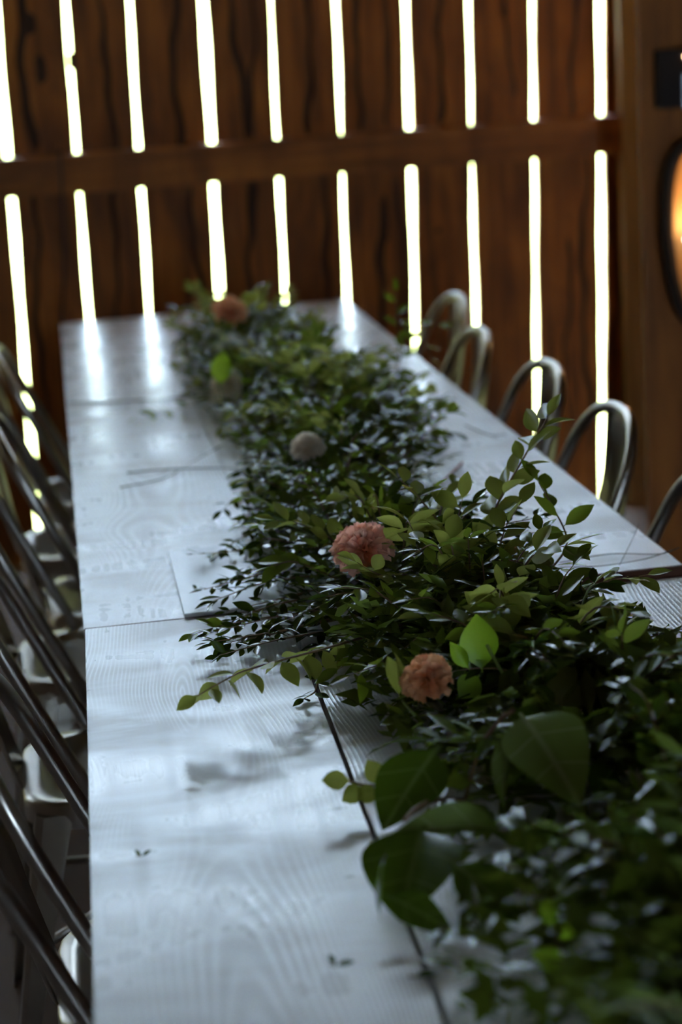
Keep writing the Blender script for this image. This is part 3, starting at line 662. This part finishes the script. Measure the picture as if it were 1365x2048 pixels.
px_leaf(br, (775,1700,1.705), (748,1835,1.625), 'broad', (-.9, -.3, .3), 0.32, 2)
px_leaf(br, (770,1790,1.685), (890,1840,1.625), 'broad', (-.1, -.7, .7), 0.75, 0)
px_leaf(br, (1185,1600,1.845), (1240,1520,1.895), 'broad', (-.1, -.8, .5), 0.95, 3)
px_leaf(br, (900,1720,1.695), (1040,1830,1.605), 'broad', (.1, -.5, .8), .8, 2)
px_leaf(br, (1060,1700,1.695), (1000,1600,1.765), 'broad', (.2, -.7, .6), .6, 1)
br2 = empty('spotted_sprig', at(800, 1580, 1.98)); tag(br2, 'sprig with rounded brown-spotted leaf hanging over the plank gap', 'branch')
v, f = tube_vf([p-br2.location for p in catmull([at(800,1580,1.98), at(760,1572,1.985), at(725,1570,1.99), at(700,1562,1.99)], 4)], 0.0016, 5); link('stem', mesh('stem', v, f, [M['stem']], True), br2)
px_leaf(br2, (702,1562,1.99), (645,1560,1.99), 'round', (-.1, -.85, .5), 1.25, 0, lab='rounded leaf with a brown spot')
px_leaf(br2, (726,1572,1.985), (685,1602,1.97), 'round', (-.1, -.85, .5), 1.2, 1)
px_leaf(br2, (755,1575,1.985), (716,1602,1.97), 'round', (-.2, -.8, .5), 1.2, 2)
px_leaf(br2, (770,1570,1.985), (735,1520,1.99), 'round', (-.3, -.8, .5), 1.2, 3)
# bright upright leaf beside the apricot carnation
bl = empty('bright_leaf_sprig', at(1010, 1420, 2.12)); tag(bl, 'upright sprig with large bright green leaf beside the apricot carnation', 'branch')
v, f = tube_vf([p-bl.location for p in catmull([at(1040,1400,2.14), at(1005,1345,2.15), at(985,1310,2.16), at(975,1290,2.16)], 4)], 0.0022, 6); link('stem', mesh('stem', v, f, [M['green_stem']], True), bl)
px_leaf(bl, (965,1345,2.16), (952,1228,2.18), 'bright', (-.3, -.9, .2), 1.15, 0, lab='large bright green upright leaf')
px_leaf(bl, (960,1350,2.155), (920,1395,2.14), 'bright', (-.3, -.9, .3), 1.5, 1)
px_leaf(bl, (940,1340,2.16), (900,1285,2.17), 'bright', (-.3, -.9, .2), .9, 2)
for i, (b, t, w) in enumerate((((1100,1420,2.1), (1150,1320,2.12), .9), ((1110,1430,2.1), (1205,1350,2.12), .8), ((1190,1330,2.12), (1225,1440,2.08), .7), ((1170,1330,2.12), (1180,1430,2.08), .6), ((1100,1400,2.1), (1190,1385,2.1), .9), ((1060,1360,2.14), (1140,1345,2.14), .7), ((800,1395,2.14), (782,1310,2.16), .8), ((805,1395,2.14), (800,1300,2.17), .6))):
    if i == 0:
        cs = empty('pale_leaf_sprig', at(1105, 1425, 2.1)); tag(cs, 'sprig of pale curled leaves behind the very large drooping leaf', 'branch')
        v, f = tube_vf([Vector((0, 0, -.03)), Vector((0, 0, 0)), at(1150,1380,2.11)-cs.location, at(1185,1335,2.12)-cs.location], 0.002, 5); link('stem', mesh('stem', v, f, [M['green_stem']], True), cs)
    if i == 6:
        cs = empty('pale_leaf_pair', at(805, 1400, 2.14)); tag(cs, 'pair of upright pale leaves beside the apricot carnation', 'branch')
        v, f = tube_vf([at(830,1430,2.12)-cs.location, Vector((0, 0, 0))], 0.002, 5); link('stem', mesh('stem', v, f, [M['green_stem']], True), cs)
    px_leaf(cs, b, t, 'oval', (-.2+.1*i, -.8, .5), w, i)
# bright sprigs at the bottom and pale slim sprigs at the side
branch(PX((1160,1990,1.430),(1140,1940,1.450),(1120,1890,1.470),(1110,1860,1.480)), 'bright', 'bright green leaf tuft lowest in the heaped end of the garland', G1, 0.022, .62, 55, 0.1, r0=.0018)
branch(PX((1290,1700,1.690),(1230,1740,1.650),(1190,1780,1.620),(1170,1810,1.600)), 'narrow', 'pale slim-leaved sprig curling down in the heaped end', G1, 0.011, 1.05, 50, 0.05)
branch(PX((1330,1640,1.750),(1280,1600,1.790),(1240,1580,1.810),(1210,1590,1.810)), 'narrow', 'pale slim-leaved sprig next to a round green leaf', G1, 0.012, 1.1, 55, 0.05)
branch(PX((1365,1600,1.810),(1360,1530,1.840),(1345,1480,1.860),(1335,1450,1.870)), 'oval', 'bright leaf tip rising beside the bundle of green stems', G1, 0.02, 1.0, 50, 0.1)
branch(PX((1380,1760,1.650),(1320,1700,1.690),(1290,1640,1.740),(1275,1590,1.770)), 'narrow', 'slim-leaved sprig rising beside the green stems', G1, 0.013, 1.1, 50, 0.05)

# bundle of bare green stems over the table joint
for i, (a, b, c) in enumerate((((1210,1440,2.050), (1290,1490,2.000), (1380,1540,1.960)), ((1220,1430,2.060), (1300,1475,2.010), (1385,1515,1.980)), ((1200,1450,2.040), (1280,1510,1.980), (1370,1560,1.940)), ((1225,1460,2.030), (1310,1500,1.990), (1390,1528,1.960)), ((1190,1430,2.060), (1300,1500,2.000), (1390,1550,1.950)))):
    tag(tube('green_stem', catmull([at(*a), at(*b), at(*c)], 4), 0.0021, M['green_stem'], None, 6), 'bare green stem in the bundle at the heaped end of the garland', 'stem', 'bundle of bare green stems')
# fine trailing stems on the table
def trail(pts, mat, r, label, grp='fine stems trailing on the table'):
    P = catmull([onz(x, y, 0.7615+h) for x, y, h in pts], 6)
    tag(tube('trailing_stem', P, r, M[mat], None, 5), label, 'stem', grp)
trail(((870,975,.02),(900,950,.012),(925,925,.003)), 'red_stem', .0026, 'short red twig fallen beside the garland')
trail(((1160,1240,.03),(1240,1255,.01),(1330,1262,.004),(1400,1265,.003)), 'dry', .0007, 'fine dry stem trailing past the table joint')
trail(((1220,1370,.03),(1280,1375,.02),(1340,1400,.005),(1400,1430,.003)), 'green_stem', .0012, 'fine green stem curving over the outer plank')
trail(((1230,1385,.01),(1290,1395,.008),(1330,1388,.002)), 'green_stem', .0009, 'shorter fine green stem over the outer plank')
trail(((1120,1125,.01),(1220,1108,.006),(1320,1108,.004),(1360,1095,.02)), 'dry', .0009, 'fine curved dry stem near the end of the longer table')
trail(((1120,1135,.01),(1200,1132,.004),(1290,1118,.004),(1345,1100,.002)), 'dry', .0008, 'fine straight dry stem near the end of the longer table')
trail(((1240,1130,.0),(1265,1080,.03),(1280,1045,.05)), 'dry', .0007, 'fine dry stem standing up at the table joint')
trail(((255,945,.001),(340,938,.002),(430,936,.003),(475,938,.02)), 'dry', .0014, 'long dark stem lying across the longer table')
trail(((240,975,.001),(330,955,.002),(400,915,.004),(520,850,.08)), 'dry', .0012, 'dark stem slanting out of the far mound onto the table')
trail(((135,806,.001),(230,803,.001),(350,796,.004),(400,790,.03)), 'dry', .0018, 'dark stem lying straight towards the table edge before the far mound')
trail(((930,850,.01),(980,870,.003),(1010,868,.002)), 'dry', .001, 'short dry stem fallen near the chairs')
trail(((640,730,.03),(700,690,.004),(760,660,.002)), 'dry', .0012, 'dry stem behind the far mound')
# loose bits on the table
def debris(px, py, key, sc, az, tilt, lab, mat=None):
    p = onz(px, py, 0.7645); root = empty('fallen_leaf', p); tag(root, lab, 'leaf')
    q = random.Random(int(px)); d = Vector((math.cos(az), math.sin(az), tilt))
    put_leaf(root, p+Vector((0, 0, .002)), d, Vector((.3, -.3, 1)), key, sc, q)
    if mat:
        put_leaf(root, p+Vector((0, 0, .002)), Vector((math.cos(az+2), math.sin(az+2), .5)), Vector((-.4, -.2, 1)), key, sc*.9, q)
    v, f = tube_vf([(0, 0, .002), (-.006*math.cos(az), -.006*math.sin(az), .004)], 0.0008, 5); link('stalk', mesh('stalk', v, f, [M['stem']], True), root)
debris(283, 1716, 'small', .40, .2, .45, 'tiny curled dark leaf scrap alone on the outer plank', 1)
debris(672, 1936, 'dark', .42, -.1, .3, 'curled fallen leaf scrap on the bare plank by the gap', 1)
debris(830, 1958, 'dark', .55, .1, .12, 'dark fallen leaf lying across the plank gap')
debris(395, 1180, 'small', .45, .2, .1, 'tiny dark leaf scrap lying on the thin white board', 1)

# ---------------------------------------------------------------- carnations
def petal_mesh(name, L, W, mat, seed):
    q = random.Random(seed); vs = []; fs = []; nx, ny = 14, 5; ph = q.uniform(0, 6.28); ph2 = q.uniform(0, 6.28)
    for j in range(ny+1):
        t = j/ny
        for k in range(nx+1):
            u = -1+2*k/nx; w = W/2*(0.10+0.90*t**0.9)
            ser = (0.028*L*((k % 2)*2-1)+q.uniform(-.02, .02)*L) if j == ny else 0
            ruf = 0.11*W*t**1.5*math.sin(u*6.5+ph)+0.05*W*t*t*math.sin(u*13+ph2)+0.02*W*t*math.sin(t*9+u*3+ph2)
            vs.append((u*w, L*t*(1-0.24*u*u)+ser, ruf-0.16*L*t**3))
    n = nx+1
    for j in range(ny):
        for k in range(nx): a = j*n+k; fs.append((a, a+1, a+n+1, a+n))
    return mesh(name, vs, fs, [mat], True)
def carnation(p, R, axis, mat, label, seed, flat=1.0):
    root = empty('carnation', p); tag(root, label, 'flower'); q = random.Random(seed)
    root.rotation_mode = 'QUATERNION'; root.rotation_quaternion = Vector(axis).normalized().to_track_quat('Z', 'Y')
    ms = [petal_mesh('petal', R*.92, R*.98, M[mat], seed*10+i) for i in range(5)]
    v, f = lathe_vf([(R*.09, -R*.95), (R*.16, -R*.85), (R*.20, -R*.55), (R*.25, -R*.30)], 10); link('calyx', mesh('calyx', v, f, [M['green_stem']], True), root)
    v, f = tube_vf([(0, 0, -R*.9), (R*.1, 0, -R*1.5), (R*.3, R*.1, -R*2.0)], R*.055, 6); link('stem', mesh('stem', v, f, [M['green_stem']], True), root)
    for ring, (n, el, off, sc) in enumerate(((5, 86, .03, .74), (7, 76, .10, .80), (8, 62, .16, .88), (9, 46, .20, .95), (9, 28, .22, 1.0), (9, 10, .2, 1.04))):
        for i in range(n):
            a = 2*math.pi*(i+q.uniform(-.3, .3))/n+ring*.7; e = math.radians(el+q.uniform(-10, 10))
            h = Vector((math.cos(a), math.sin(a), 0)); d = h*math.cos(e)+Vector((0, 0, math.sin(e)*flat))
            nr = Vector((-h.x*math.sin(e), -h.y*math.sin(e), math.cos(e)))+Vector((q.gauss(0, .3), q.gauss(0, .3), q.gauss(0, .3)))
            o = bpy.data.objects.new('petal', ms[(i+ring) % 5]); COL.objects.link(o); o.parent = root
            o.matrix_local = Matrix.Translation(h*R*off*.6+Vector((0, 0, -R*.28))) @ frame(d, nr).to_4x4() @ Matrix.Scale(sc*q.uniform(.92, 1.08), 4)
    return root
carnation(at(727, 1088, 2.66), .046, (-.15, -.42, .9), 'petal_salmon', 'salmon pink carnation beside the pale-leaved rising branch', 3)
carnation(at(853, 1352, 2.13), .032, (-.30, -.48, .85), 'petal_apricot', 'apricot carnation beside the large bright green leaf', 4)
carnation(at(615, 890, 3.45), .031, (-.1, -.5, .85), 'petal_cream', 'cream carnation in front of the middle mound', 5)
carnation(at(462, 617, 4.70), .046, (.3, -.4, .8), 'petal_apricot', 'peach carnation on top of the far mound', 6)
carnation(at(452, 762, 4.38), .036, (-.2, -.7, .6), 'petal_cream', 'pale pink carnation low in the front of the far mound', 7)
# a few single leaves that show in the far mound
for b, t, w_, var, lab in (((440,775,4.34), (446,700,4.36), 1.0, 0, 'large bright leaf on a short stem at the front of the far mound'),
                           ((560,690,4.62), (570,640,4.70), 1.6, 1, 'wide bright leaf on a short stem at the back of the far mound'),
                           ((600,820,3.98), (580,870,3.90), 1.0, 2, 'bright leaf on a short stem behind the cream carnation')):
    fm = empty('bright_leaf_sprig', at(*b)); tag(fm, lab, 'branch')
    v, f = tube_vf([(0.01, 0.02, -.05), (0, 0, 0)], .002, 5); link('stem', mesh('stem', v, f, [M['green_stem']], True), fm)
    px_leaf(fm, b, t, 'bright', (-.2, -.9, .3), w_, var)
